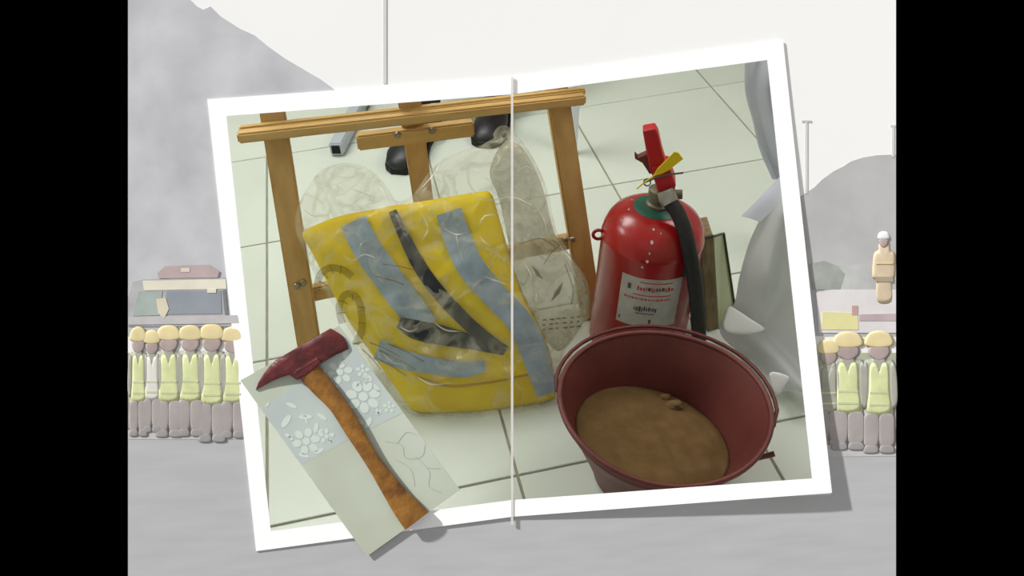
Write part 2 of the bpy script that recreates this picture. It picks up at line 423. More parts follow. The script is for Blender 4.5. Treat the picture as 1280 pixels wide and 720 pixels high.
def flower(u, v, r, k):
    if not .03 < u-r or not u+r < .99: r = min(r, max(.03, u-.02, ), 1-u-.01 if u < .99 else .03)
    cardplate('petal', blob(u, v, r*.28, r*.28, 0), .0003, .0001, M_petal)
    for i in range(k):
        a = 2*math.pi*i/k+.3
        cardplate('petal', blob(u+.68*r*math.cos(a), v+.68*r*math.sin(a)*.56, r*.34, r*.27, a), .0003, .0001, M_petal)
def leafy(u, v, r, a):
    cardplate('leaf', blob(u, v, r, r*.38, a, 8), .0003, .0001, M_petal)
for u, v, r, k in ((.8, .36, .15, 7), (.76, .2, .11, 6), (.16, .4, .12, 6), (.93, .25, .06, 5), (.33, .43, .07, 5), (.93, .47, .055, 5)): flower(u, v, r, k)
for u, v, r, a in ((.62, .25, .05, .6), (.9, .13, .06, 2.2), (.64, .45, .05, 1.1), (.7, .48, .06, -.5), (.94, .36, .045, 1.6), (.28, .3, .06, .5), (.12, .27, .07, -.4), (.4, .34, .05, 1.2), (.06, .34, .045, 1.3), (.3, .37, .05, 2.4), (.2, .47, .05, .1), (.24, .22, .05, 1.), (.07, .45, .05, .8)): leafy(u, v, r, a)
for i in range(46):
    u, v = random.uniform(.05, .95), random.uniform(.14, .47)
    if abs(u-(.30+.55*v)) > .17: leafy(u, v, random.uniform(.018, .034), random.uniform(0, 3))
def vein(uv, wd=.0006):
    P = [cuv(u, v) for u, v in uv]; P = [bpt(p.x, p.y, card_l(p.x, p.y)+.0002) for p in P]; P = catmull(P, 4)
    L_, R_ = [], []
    for i, p in enumerate(P):
        t = (P[min(i+1, len(P)-1)]-P[max(i-1, 0)]).normalized(); s = t.cross(FW)*wd/2; L_.append(p+s); R_.append(p-s)
    n = len(P); vs = L_+R_
    mesh('vein_line', [v for v in vs]+[v+FW*.0001 for v in vs], [(i, i+1, n+i+1, n+i) for i in range(n-1)], M_vein, card, False)
for uv in ([(.72, .6), (.82, .66), (.78, .72), (.9, .76), (.99, .72)], [(.8, .64), (.92, .62), (.98, .66)], [(.86, .74), (.88, .84), (.8, .9), (.86, .96)], [(.88, .82), (.97, .86)], [(.7, .7), (.76, .78), (.7, .86)]): vein(uv)
settle(card, bpt(458.5, 695.5))

axe = empty('fire_axe', 'fire axe with dark red pick head and worn brown wooden handle', 'axe')
M_axe = mat('axe_red_paint', (100, 36, 36), .42, rgb2=(74, 27, 28), scale=70, bump=.25, bscale=160, spec=.4)
M_ash = mat('axe_handle_wood', (150, 104, 42), .5, rgb2=(108, 68, 26), scale=60, stretch=(1, 1, 1), bump=.2, bscale=200, spec=.3, detail=6)
BASE = .0044
top = [(319.7, 487.5), (323, 478), (330, 466.7), (337, 458), (345, 450), (361.7, 440), (383, 427.5), (398, 419), (413.3, 410.3)]
edge = [(423, 416), (428.5, 420), (431.7, 425), (434.5, 430.5), (435.8, 436)]
bot = [(428, 440), (420, 443.5), (409, 450), (399, 455.5), (388, 463), (380, 470), (370, 474.5), (362, 468.5), (352, 471.5), (340, 476.5), (330, 482)]
outl = [Vector((x, y, 0)) for x, y in top+edge+bot]
spine = (Vector((322, 484, 0)), Vector((377, 450, 0)), Vector((431, 426, 0)))
def head_thick(p):                               # thick at the eye, thin at the pick tip and cutting edge
    d = abs(p.x-378)
    return max(.0016, .0085-.0085*(d/66)**1.15)
bm = bmesh.new(); rings = []
K = len(outl); cc = Vector((378, 448, 0))
def med(p):                                      # nearest point of the head's middle line
    if p.x < 377: a, b = spine[0], spine[1]
    else: a, b = spine[1], spine[2]
    t = max(0, min(1, (p-a).dot(b-a)/(b-a).length_squared)); return a+(b-a)*t
for s, hk in ((1, 0.), (1, .75), (.93, 1.), (.55, 1.08), (.0, 1.1)):
    ring = []
    for p in outl:
        q = med(p); v = q + (p-q)*s
        ring.append(bm.verts.new(bpt(v.x, v.y, card_l(v.x, v.y)+.0002+head_thick(q)*hk)))
    rings.append(ring)
for i in range(len(rings)-1):
    for k in range(K): bm.faces.new((rings[i][k], rings[i][(k+1) % K], rings[i+1][(k+1) % K], rings[i+1][k]))
for t in tessellate_polygon([outl]): bm.faces.new([rings[0][i] for i in t])
bmesh.ops.remove_doubles(bm, verts=rings[-1], dist=.0004)
bmesh.ops.dissolve_degenerate(bm, edges=bm.edges, dist=1e-6)
from_bm('axe_head', bm, M_axe, axe, True, 50)
lft = catmull([(373, 472, 0), (393, 493, 0), (413, 513, 0), (433, 544, 0), (457.6, 581, 0), (480, 620, 0), (492, 641, 0), (506.6, 662.5, 0)], 5)
rgt = catmull([(398, 456, 0), (411, 472, 0), (422, 486.6, 0), (444, 517.6, 0), (471, 566.5, 0), (502, 606.5, 0), (517, 622, 0), (535.4, 640.5, 0)], 5)
bm = bmesh.new(); rings = []
for a, b in zip(lft, rgt):
    c = (a+b)/2; ring = []
    for k in range(14):
        an = 2*math.pi*k/14; q = c + (b-a)/2*math.cos(an)
        ring.append(bm.verts.new(bpt(q.x, q.y, card_l(c.x, c.y)+.0003+.0042+.0042*math.sin(an))))
    rings.append(ring)
for i in range(len(rings)-1):
    for k in range(14): bm.faces.new((rings[i][k], rings[i][(k+1) % 14], rings[i+1][(k+1) % 14], rings[i+1][k]))
bm.faces.new(rings[0]); bm.faces.new(rings[-1])
from_bm('handle', bm, M_ash, axe, True, 50)
bm = bmesh.new()
ey = [(366, 466, 0), (372, 460, 0), (396, 446, 0), (402, 453, 0), (386, 467, 0), (370, 476, 0)]
prism('eye_collar', [bpt(x, y, card_l(x, y)+.0094) for x, y, _ in ey], FW*.008, M_axe, axe, .002)
settle(axe, bpt(520, 651, .004))

# ================================================================== wooden easel
M_wood = mat('easel_wood', (206, 168, 108), .5, rgb2=(190, 152, 94), scale=9, stretch=(5, 5, .6), detail=5, spec=.35)
M_wood_h = mat('easel_wood_rail', (214, 178, 116), .5, rgb2=(196, 158, 98), scale=9, stretch=(.6, 5, 5), detail=5, spec=.35)
M_bolt = mat('bolt_steel', (150, 140, 122), .35, metal=.8)
easel = empty('wooden_easel', 'light wooden easel with cross rails standing behind the bagged vest', 'easel')
fl, fr = onz(396, 490), onz(739, 396)
tl, tr_ = ony(344, 160, .45), ony(698, 132, .45)
tl2 = fl + (tl-fl)*1.4; tr2 = fr + (tr_-fr)*1.4
bar('leg', fl, tl2, .041, .022, (1, 0, 0), M_wood, easel); bar('leg', fr, tr2, .040, .022, (1, 0, 0), M_wood, easel)
a, b = ony(297, 171, .425), ony(731, 123, .425)
bar('ledge_rail', a, b, .018, .02, (0, 0, 1), M_wood_h, easel)
a2, b2 = ony(299, 163, .437), ony(731, 114, .437)
bar('back_rail', a2, b2, .014, .014, (0, 0, 1), M_wood_h, easel)
a, b = ony(446, 177, .448), ony(592, 159, .448)
bar('cross_block', a, b, .028, .02, (0, 0, 1), M_wood_h, easel)
pc = ony(517, 165, .468)
bar('centre_post', onz(540, 330), pc + (pc-onz(540, 330))*.4, .038, .02, (1, 0, 0), M_wood, easel)
lo1, lo2 = fl + (tl-fl)*.36, fr + (tr_-fr)*.36
lo1 += Vector((0, .022, 0)); lo2 += Vector((0, .022, 0))
bar('lower_rail', lo1, lo2, .03, .018, (0, 0, 1), M_wood_h, easel)
def bolt(x, y, Y):
    p = ony(x, y, Y)
    tube('bolt', [p, p+Vector((0, -.004, 0)), p+Vector((0, -.006, 0))], [.006, .006, .0035], M_bolt, easel, 10)
for x, y in ((497, 168), (540, 163)): bolt(x, y, .437)
for root, top_, pts in ((fl, tl, ((371, 357), (379, 353))), (fr, tr_, ((706, 299), (715, 299)))):
    n_ = (top_-root).cross(Vector((1, 0, 0))).normalized(); n_ = n_ if n_.y < 0 else -n_
    for x, y in pts:
        p = onpl(x, y, root+n_*.011, n_)
        tube('bolt', [p, p+n_*.004, p+n_*.006], [.006, .006, .0035], M_bolt, easel, 10)
settle(easel, (fl+fr)/2)

# ================================================================== yellow vest in a clear bag
VP0 = Vector((.366, .163, 0)); VN = Vector((-.15, -1, .53)).normalized()       # leaning front plane, normal to the viewer side
def vp(x, y): return onpl(x, y, VP0, VN)
def nz3(p, s, o=0): return noise.noise(Vector((p.x*s+o, p.y*s, p.z*s)))
M_yel = mat('hi_vis_yellow', (250, 222, 14), .65, rgb2=(242, 208, 10), scale=9, bump=.3, bscale=40, spec=.2)
M_ref = mat('reflective_silver', (170, 190, 210), .35, rgb2=(140, 162, 184), scale=25, bump=.3, bscale=60, spec=.6)
M_strap = mat('charcoal_binding', (52, 56, 66), .45, rgb2=(38, 42, 52), scale=30, spec=.4)
vest = empty('safety_vest', 'folded yellow high visibility vest with silver bands inside the clear bag', 'vest')
vo = [(378, 291), (400, 279), (428, 269), (460, 263), (490, 257), (525, 252), (560, 246), (592, 241), (612, 240), (621, 262), (629, 290), (640, 330), (656, 370), (676, 410), (690, 450), (694, 493), (680, 502), (660, 507), (630, 512), (600, 516), (570, 517), (540, 517), (516, 513), (505, 500), (494, 484), (470, 450), (445, 415), (425, 383), (405, 345), (388, 312)]
def wr(p, t): return (.010*nz3(p, 13) + .005*abs(nz3(p, 26, 3)) + .003*nz3(p, 50, 3))*(1-t**4)
vbody = pillow('vest_body', catmull([vp(x, y) for x, y in vo], 4, True), VN, .022, .066, M_yel, vest, centre=vp(540, 385), rings=22, flat=.3, wrinkle=wr)
def bvh_of(o):
    me = o.data; return BVHTree.FromPolygons([v.co.copy() for v in me.vertices], [tuple(p.vertices) for p in me.polygons])
vtree = bvh_of(vbody)
def drop(tree, x, y, off):
    h = tree.ray_cast(CAM, ray(x, y).normalized())
    return (h[0] + VN*off) if h[0] else vp(x, y) + VN*off
def ribbon(name, mid, widths, off, material, parent, tree, n=8, across=5, th=.002):
    """band that follows the surface below it; mid = picture points, widths in the same units (horizontal)"""
    C_ = catmull([(x, y, w_) for (x, y), w_ in zip(mid, widths)], n); bm = bmesh.new(); rows = []
    for i, c in enumerate(C_):
        t = C_[min(i+1, len(C_)-1)]-C_[max(i-1, 0)]; t.z = 0; t.normalize(); s = Vector((-t.y, t.x, 0)); row = []
        for k in range(across+1):
            q = c + s*c.z*(k/across-.5)
            row.append((drop(tree, q.x, q.y, off), drop(tree, q.x, q.y, off-th)))
        rows.append([(bm.verts.new(a), bm.verts.new(b)) for a, b in row])
    for i in range(len(rows)-1):
        for k in range(across):
            for z in (0, 1): bm.faces.new((rows[i][k][z], rows[i][k+1][z], rows[i+1][k+1][z], rows[i+1][k][z]))
        for k in (0, across): bm.faces.new((rows[i][k][0], rows[i+1][k][0], rows[i+1][k][1], rows[i][k][1]))
    for i in (0, -1):
        for k in range(across): bm.faces.new((rows[i][k][0], rows[i][k+1][0], rows[i][k+1][1], rows[i][k][1]))
    return from_bm(name, bm, material, parent, True, 60)
ribbon('reflective_band', [(442, 276), (458, 308), (480, 340), (500, 367), (520, 392), (534, 408)], [33, 35, 36, 36, 34, 30], .0045, M_ref, vest, vtree, n=12)
ribbon('reflective_band', [(561, 264), (573, 300), (590, 335), (620, 370), (648, 400), (668, 440), (684, 492)], [32, 34, 34, 32, 32, 34, 26], .0045, M_ref, vest, vtree, n=12)
ribbon('reflective_band', [(472, 436), (505, 449), (545, 457), (580, 461), (606, 456)], [26, 24, 20, 20, 14], .0045, M_ref, vest, vtree, n=12)
ribbon('zip_binding', [(491, 263), (508, 300), (530, 340), (560, 378), (595, 412), (632, 438)], [10, 14, 17, 17, 16, 12], .0075, M_strap, vest, vtree, n=12, th=.004)
ribbon('waist_binding', [(499, 402), (520, 411), (550, 418), (590, 427), (630, 438)], [14, 24, 24, 18, 10], .0065, M_strap, vest, vtree, n=12, th=.004)
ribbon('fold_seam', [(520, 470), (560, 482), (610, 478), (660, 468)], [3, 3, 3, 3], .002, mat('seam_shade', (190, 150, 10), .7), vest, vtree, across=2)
settle(vest, vp(600, 516))

def plastic(name, rgb, a0, a1):
    mt = bpy.data.materials.new(name); mt.use_nodes = True; nt = mt.node_tree; N = nt.nodes; L = nt.links; b = N['Principled BSDF']
    b.inputs['Base Color'].default_value = (*lin(rgb), 1); b.inputs['Roughness'].default_value = .17; b.inputs['Specular IOR Level'].default_value = .8
    tc = N.new('ShaderNodeTexCoord'); n1 = N.new('ShaderNodeTexNoise'); n1.inputs['Scale'].default_value = 13; n1.inputs['Detail'].default_value = 4; n1.inputs['Distortion'].default_value = 1.2
    L.new(tc.outputs['Object'], n1.inputs['Vector'])
    r = N.new('ShaderNodeValToRGB'); e = r.color_ramp.elements; e[0].position = .44; e[0].color = (a0,)*3+(1,); e[1].position = .5; e[1].color = (a1,)*3+(1,)
    e2 = r.color_ramp.elements.new(.57); e2.color = (a0,)*3+(1,)
    L.new(n1.outputs['Fac'], r.inputs[0])
    bp_ = N.new('ShaderNodeBump'); bp_.inputs['Strength'].default_value = .8; bp_.inputs['Distance'].default_value = .01
    n2 = N.new('ShaderNodeTexVoronoi'); n2.inputs['Scale'].default_value = 26; n2.feature = 'SMOOTH_F1'; L.new(tc.outputs['Object'], n2.inputs['Vector'])
    L.new(n2.outputs['Distance'], bp_.inputs['Height']); L.new(bp_.outputs[0], b.inputs['Normal'])
    tr = N.new('ShaderNodeBsdfTransparent'); ms = N.new('ShaderNodeMixShader'); L.new(r.outputs[0], ms.inputs[0])
    L.new(tr.outputs[0], ms.inputs[1]); L.new(b.outputs[0], ms.inputs[2]); L.new(ms.outputs[0], N['Material Output'].inputs[0])
    return mt
M_bag = plastic('clear_plastic', (222, 218, 194), .12, .36)
M_bag2 = plastic('milky_plastic', (186, 180, 152), .38, .58)
bag = empty('plastic_bag', 'crumpled clear plastic bag leaning on the easel around the yellow vest', 'bag')
bo = [(369, 287), (371, 262), (384, 235), (402, 213), (428, 204), (454, 208), (474, 224), (486, 247), (503, 251), (519, 240), (543, 207), (574, 190), (604, 180), (622, 169), (635, 163), (650, 173), (671, 206), (685, 241), (695, 285), (714, 320), (733, 350), (738, 385), (728, 412), (706, 440), (701, 470), (698, 500), (662, 513), (600, 521), (540, 522), (511, 517), (480, 482), (455, 442), (430, 402), (404, 362), (384, 325)]
def bag_pt(x, y):
    p = vp(x, y)
    if p.z < .003: p = onz(x, y, .003)
    return p
def wb(p, t):
    q = p*13 + Vector((nz3(p, 9, 2), nz3(p, 9, 7), nz3(p, 9, 4)))*1.1
    d = noise.voronoi(q)[0]; rid = max(0, 1-(d[1]-d[0])*2.6)
    d2 = noise.voronoi(q*2.1)[0]; rid2 = max(0, 1-(d2[1]-d2[0])*2.6)
    return (.012*nz3(p, 15, 9) + .011*rid + .005*rid2 - .004)*(1-t**3)
bagm = pillow('bag_film', catmull([bag_pt(x, y) for x, y in bo], 7, True), VN, .034, .078, M_bag, bag, centre=vp(555, 375), rings=46, flat=.25, wrinkle=wb)
for v in bagm.data.vertices:                    # the film rests on the floor
    if v.co.z < .002: v.co.z = .002
btree = bvh_of(bagm)
M_print = mat('bag_print', (134, 116, 44), .6, alpha=.3)
def line(mid, wd=2.2): ribbon('printed_line', mid, [wd]*len(mid), .0012, M_print, bag, btree, n=4, across=1, th=.0006)
random.seed(5)
M_printb = mat('bag_print_band', (150, 126, 44), .6, alpha=.26, var=.3, scale=60)
for mid in ([(396, 362), (400, 344), (412, 335), (428, 337), (440, 346)], [(428, 404), (424, 384), (432, 368), (446, 372), (452, 392), (452, 414), (444, 430)]):
    ribbon('printed_band', mid, [9]*len(mid), .001, M_printb, bag, btree, n=5, across=2, th=.0006)
for x0, y0, x1, y1 in ((398, 352, 407, 356), (402, 341, 410, 348), (412, 332, 416, 342), (426, 333, 425, 343), (422, 392, 432, 391), (424, 376, 434, 380), (440, 366, 440, 376), (448, 384, 457, 386), (448, 404, 457, 404), (462, 428, 500, 446), (474, 438, 520, 462), (468, 446, 508, 470), (486, 430, 530, 452), (452, 436, 476, 462), (478, 330, 520, 338), (468, 345, 505, 356)):
    line([(x0, y0), ((x0+x1)/2+1, (y0+y1)/2-1), (x1, y1)], 1.3)
M_glint = mat('plastic_glint', (246, 244, 232), .12, alpha=.5, spec=1.)  # whitish ribbons paint highlight streaks onto the crinkled film
def crease_glint(mid, wd=1.8):
    ribbon('crease_glint', mid, [.5]+[wd]*(len(mid)-2)+[.5], .002, M_glint, bag, btree, n=5, across=2, th=.001)
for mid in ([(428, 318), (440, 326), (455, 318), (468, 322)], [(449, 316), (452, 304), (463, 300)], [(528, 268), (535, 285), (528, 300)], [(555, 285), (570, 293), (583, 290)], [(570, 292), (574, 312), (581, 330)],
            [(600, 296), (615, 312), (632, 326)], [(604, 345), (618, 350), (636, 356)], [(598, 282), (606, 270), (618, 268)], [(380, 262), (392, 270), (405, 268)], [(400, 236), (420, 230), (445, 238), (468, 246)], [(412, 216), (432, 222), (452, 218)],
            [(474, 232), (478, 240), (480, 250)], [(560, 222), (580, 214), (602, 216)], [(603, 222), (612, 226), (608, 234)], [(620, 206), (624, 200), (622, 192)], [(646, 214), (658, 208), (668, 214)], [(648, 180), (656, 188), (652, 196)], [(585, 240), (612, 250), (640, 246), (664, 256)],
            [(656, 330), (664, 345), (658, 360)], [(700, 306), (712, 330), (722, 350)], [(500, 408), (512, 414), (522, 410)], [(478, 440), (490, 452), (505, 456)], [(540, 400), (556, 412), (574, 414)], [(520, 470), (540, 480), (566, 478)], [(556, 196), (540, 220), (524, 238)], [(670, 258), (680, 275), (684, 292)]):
    crease_glint(mid, 1.6)
M_print_d = mat('bag_print_dark', (110, 98, 66), .6, alpha=.45)
def mark(pts):
    prism('printed_mark', [drop(btree, x, y, .0016) for x, y in pts], -VN*.0006, M_print_d, bag)
mark([(664, 331), (672, 338), (679, 349), (671, 345)]); mark([(704, 352), (700, 366), (689, 377), (694, 364)])
for k, y in enumerate((399, 405, 411)):
    for j in range(6):
        x_ = 678+j*8.5+random.uniform(-1, 1); w_ = random.uniform(3, 6); mark([(x_, y-j*.8), (x_+w_, y-.4-j*.8), (x_+w_, y+1.4-j*.8), (x_, y+1.8-j*.8)])
line([(690, 300), (702, 308), (714, 322), (730, 340)], 1.6); line([(706, 330), (716, 360), (714, 380)], 1.4)
line([(650, 305), (675, 298), (694, 308)], 1.4); line([(680, 330), (690, 315), (700, 306)], 1.4)
pillow('bag_fold', catmull([vp(x, y) for x, y in ((624, 250), (612, 215), (628, 180), (650, 182), (668, 210), (682, 246), (692, 288), (711, 322), (731, 352), (735, 385), (725, 411), (702, 438), (686, 430), (664, 398), (646, 360), (638, 315))], 5, True), VN, .010, .03, M_bag2, bag, rings=12, flat=.3, wrinkle=lambda p, t: .5*wb(p*1.0, t))
# knot loop at the top of the bag
kx = [ony(x, y, .345) for x, y in ((626, 176), (621, 168), (628, 161), (637, 164), (638, 172))]
tube('knot_loop', catmull(kx, 4), .006, M_bag, bag, 8)
settle(bag, vp(600, 520))

# ================================================================== fire extinguisher
M_red = mat('extinguisher_red', (166, 22, 24), .24, rgb2=(146, 18, 20), scale=12, spec=.6)
M_redm = mat('lever_red', (190, 24, 34), .4, var=.15)
M_rubber = mat('hose_black', (28, 28, 30), .5, spec=.4, bump=.5, bscale=400)
M_chrome = mat('dull_chrome', (176, 172, 164), .3, metal=.9, var=.2, scale=60)
M_brass = mat('valve_metal', (124, 118, 100), .5, metal=.5, var=.3, scale=80)
M_green = mat('collar_green', (22, 84, 66), .5, var=.2)
M_lab = mat('label_paper', (186, 184, 178), .5, rgb2=(168, 166, 160), scale=40)
M_ltr = mat('label_red_print', (186, 60, 60), .6); M_ltk = mat('label_dark_print', (74, 66, 66), .6)
M_ytag = mat('tag_yellow', (228, 200, 10), .45)
ext = empty('fire_extinguisher', 'red fire extinguisher with black hose and white label behind the sand bucket', 'fire extinguisher')
eb = onz(794, 427)
# lean of the cylinder: its top rests towards the block beside it
eax = Vector((.115, .0, 1)).normalized()
ex = Vector((1, 0, 0)); ex = (ex-eax*ex.dot(eax)).normalized(); ey_ = eax.cross(ex)
EM = Matrix(((ex.x, ey_.x, eax.x, eb.x), (ex.y, ey_.y, eax.y, eb.y), (ex.z, ey_.z, eax.z, eb.z), (0, 0, 0, 1)))
EM = EM @ Matrix.Translation((0, 0, .006))
R = .0875
prof = [(.02, 0), (R*.9, 0), (R*.97, .004), (R, .012), (R, .226), (R*1.01, .229), (R*1.01, .234), (R, .237), (R*.975, .248), (R*.92, .26), (R*.83, .271), (R*.7, .279), (R*.55, .285), (R*.4, .288), (R*.26, .289), (R*.25, .290)]
lathe('cylinder', prof, EM, M_red, ext, 64)
lathe('collar', [(.012, .284), (.040, .2815), (.0405, .2875), (.034, .2905), (.012, .2915)], EM, M_green, ext, 36)
lathe('valve_body', [(.008, .288), (.02, .288), (.02, .296), (.016, .298), (.016, .312), (.019, .314), (.019, .322), (.012, .326), (.006, .327)], EM, M_brass, ext, 24)
def E(x, y, z): return EM @ Vector((x, y, z))
az0 = math.atan2(-(_r0.x*0+FW.y), -FW.x)        # azimuth that faces the camera
front = math.atan2(CAM.y-eb.y, CAM.x-eb.x)
def C(a, z, r=R): return E(r*math.cos(front+a), r*math.sin(front+a), z)
# label wrapped on the front
def patch(name, a0, a1, z0, z1, r, material, parent, slant=0., na=14, th=.0006):
    vs = []; fs = []
    for i in range(na+1):
        a = a0+(a1-a0)*i/na; dz = slant*(i/na)
        vs += [C(a, z0+dz, r), C(a, z1+dz, r), C(a, z1+dz, r-th), C(a, z0+dz, r-th)]
    for i in range(na):
        a, b = i*4, i*4+4
        for k in range(4): fs.append((a+k, b+k, b+(k+1) % 4, a+(k+1) % 4))
    fs += [(0, 1, 2, 3), tuple(na*4+k for k in range(4))]
    return mesh(name, vs, fs, material, parent, True, 40)
# camera-left is negative azimuth when seen from the front
lab = patch('label', -.55, .66, .1, .2, R+.0009, M_lab, ext)
def lp(a0, a1, z0, z1, material, nm): patch(nm, a0*.9, a1*.9, z0*1.08+.043, z1*1.08+.043, R+.0013, material, lab, na=4, th=.0003)
lp(-.2, .5, .137, .139, M_ltr, 'print_line'); lp(-.32, .5, .113, .115, M_ltr, 'print_line'); lp(-.45, -.38, .122, .132, M_ltk, 'print_mark')
random.seed(11)
a = -.24
while a < .5:
    w_ = random.uniform(.02, .06); lp(a, a+w_, .121+random.uniform(0, .003), .128+random.uniform(0, .003), M_ltr if random.random() < .6 else M_ltk, 'print_mark'); a += w_+.02
a = -.5
while a < .5:
    w_ = random.uniform(.02, .07); lp(a, a+w_, .105, .108, M_ltr, 'print_mark'); a += w_+.025
a = -.25
while a < .25:
    w_ = random.uniform(.02, .06); lp(a, a+w_, .084+random.uniform(-.002, .001), .090+random.uniform(-.001, .004), M_ltk, 'print_mark'); a += w_+.018
lp(-.2, .2, .078, .0795, M_ltk, 'print_line'); lp(.1, .15, .06, .068, M_ltk, 'print_mark'); lp(-.56, -.52, .06, .066, M_ltk, 'print_mark')
# worn spots of bare paint
M_spot = mat('paint_chip', (214, 196, 190), .5)
for px, py, s in ((817, 287, 3), (817, 303, 3.4), (809, 328, 3), (803, 333, 2.4), (786, 262, 2), (872, 265, 2.4), (812, 331, 2), (826, 292, 1.6), (790, 250, 1.6)):
    etree = None
cyl = [o for o in ext.children if o.name.startswith('cylinder')][0]; etree = bvh_of(cyl)
for px, py, s in ((817, 287, 1.6), (815, 303, 2.2), (809, 327, 1.8), (803, 334, 1.4), (786, 262, 1.2), (872, 264, 1.6), (812, 317, 1.2), (826, 292, 1.), (790, 250, 1.), (776, 275, 1)):
    h = etree.ray_cast(CAM, ray(px, py).normalized())
    if h[0]:
        nn = h[1] if h[1].dot(FW) < 0 else -h[1]; s1 = nn.cross(Vector((0, 0, 1))).normalized(); s2 = nn.cross(s1); k = 1.45/F*s
        prism('paint_chip', [h[0]+nn*.0006+s1*k*math.cos(t)*random.uniform(.7, 1.3)+s2*k*1.3*math.sin(t) for t in [i*math.pi/3 for i in range(6)]], -nn*.0004, M_spot, ext)
# hanging lug at the left of the shoulder
lc = C(-1.42, .23, R+.006); lt = (C(-1.42, .23, R+.02)-C(-1.42, .23, R)).normalized()
ring = [lc + (lt*math.cos(t)+eax*math.sin(t))*.009 for t in [i*math.pi/8 for i in range(17)]]
tube('hanging_lug', ring, .003, M_red, ext, 8)
# levers, standing up and away
def EP(px, py, off=0.):                          # point over the valve, in the plane through the axis that faces the camera
    p0 = E(0, 0, .3); n = Vector((CAM.x-eb.x, CAM.y-eb.y, 0)).normalized(); return onpl(px, py, p0+n*off, n)
FN = Vector((CAM.x-eb.x, CAM.y-eb.y, 0)).normalized()
lev = [(803, 164), (819, 161), (823, 168), (828, 190), (832, 203), (842, 236), (822, 238), (812, 212), (809, 197)]
prism('squeeze_lever', [EP(x, y, .016) for x, y in lev], -FN*.022, M_redm, ext, .003)
car = [(815, 210), (836, 207), (845, 232), (843, 240), (822, 241)]
prism('valve_head', [EP(x, y, .02) for x, y in car], -FN*.034, M_redm, ext, .003)
gu = [(793, 194), (797, 198), (808, 193), (812, 205), (818, 216), (812, 218), (803, 204), (794, 199)]
prism('carry_handle', [EP(x, y, .01) for x, y in gu], -FN*.014, mat('dark_red_handle', (104, 38, 34), .5), ext, .001)
tube('safety_pin', [EP(806, 228, .024), EP(820, 222, .024), EP(838, 218, .024), EP(854, 216, .024)], .0016, mat('pin_steel', (92, 86, 78), .4, metal=.6), ext, 8)
pr = EP(809, 228, .026)
tube('pin_ring', [pr + (RT*math.cos(t)+UP*math.sin(t))*.0055 for t in [i*math.pi/8 for i in range(17)]], .0012, mat('pin_steel', (92, 86, 78)), ext, 6)
ytag = prism('seal_tag', [EP(x, y, .034) for x, y in ((822, 211), (843, 190), (848, 191), (854, 199), (836, 213), (826, 218), (816, 221))], -FN*.0025, M_ytag, ext, .0006)
tube('seal_strap', catmull([EP(x, y, .034) for x, y in ((826, 214), (814, 222), (803, 230), (796, 236))], 4), .0011, M_ytag, ytag, 6)
# hose
fer = EP(835, 251, .036)
hp = [EP(833, 240, .03), EP(837, 252, .037), EP(846, 264, .046), EP(855, 286, .062), EP(862, 315, .078), EP(867, 345, .086), EP(871, 380, .09), EP(874, 424, .088)]
hp[-1].z = max(hp[-1].z, .02)
tube('hose', catmull(hp, 6), .0125, M_rubber, ext, 14)
tube('hose_ferrule', [EP(831, 238, .028), EP(834, 246, .033), EP(838, 254, .039)], [.013, .0155, .0145], M_chrome, ext, 16)
tube('side_outlet', [EP(842, 243, .0), EP(853, 243, .0)], .008, M_brass, ext, 12)
patch('hose_clip', .66, 1.0, .2, .222, R+.003, M_green, ext, na=6, th=.003)
settle(ext, eb)

# ================================================================== sand bucket
bucket = empty('sand_bucket', 'dark red round metal bucket partly filled with sand', 'bucket')
M_buk = mat('bucket_red', (112, 54, 49), .5, rgb2=(97, 45, 41), scale=11, spec=.4, bump=.15, bscale=30)
M_bail = mat('bucket_bail', (92, 26, 28), .5)
RC = onz(831, 503, .165); RR = .1555; RN = Vector((.10, -.04, 1)).normalized()
BC = onz(816, 590); BR = .088
r1 = Vector((1, 0, 0)); r1 = (r1-RN*r1.dot(RN)).normalized(); r2 = RN.cross(r1)
def bw(a, s, dr=0.):                             # point of the wall: angle, 0 base .. 1 rim
    pb = BC + Vector((math.cos(a), math.sin(a), 0))*(BR+dr); pt = RC + (r1*math.cos(a)+r2*math.sin(a))*(RR+dr+.0015*math.sin(3*a+1))
    return pb.lerp(pt, s)
NB = 72
def ringset(levels): return [[bw(2*math.pi*k/NB, s, dr)+Vector((0, 0, dz)) for k in range(NB)] for s, dr, dz in levels]
def skin(name, levels, material, parent, caps=(True, True)):
    bm = bmesh.new(); rg = [[bm.verts.new(p) for p in r_] for r_ in ringset(levels)]
    for i in range(len(rg)-1):
        for k in range(NB): bm.faces.new((rg[i][k], rg[i][(k+1) % NB], rg[i+1][(k+1) % NB], rg[i+1][k]))
    if caps[0]: bm.faces.new(rg[0])
    if caps[1]: bm.faces.new(rg[-1])
    return from_bm(name, bm, material, parent, True, 45)
skin('shell', [(0, 0, .001), (.05, .001, 0), (.08, .003, 0), (.11, .001, 0), (.3, 0, 0), (.6, 0, 0), (.8, 0, 0), (.82, .0022, 0), (.85, .0022, 0), (.87, 0, 0), (.97, .001, 0), (1., -.001, 0), (.97, -.003, 0), (.6, -.003, 0), (.3, -.003, 0), (.06, -.003, .003)], M_buk, bucket)
tube('rolled_rim', [bw(2*math.pi*k/NB, 1, .0005) for k in range(NB+1)], .0042, M_buk, bucket, 8)
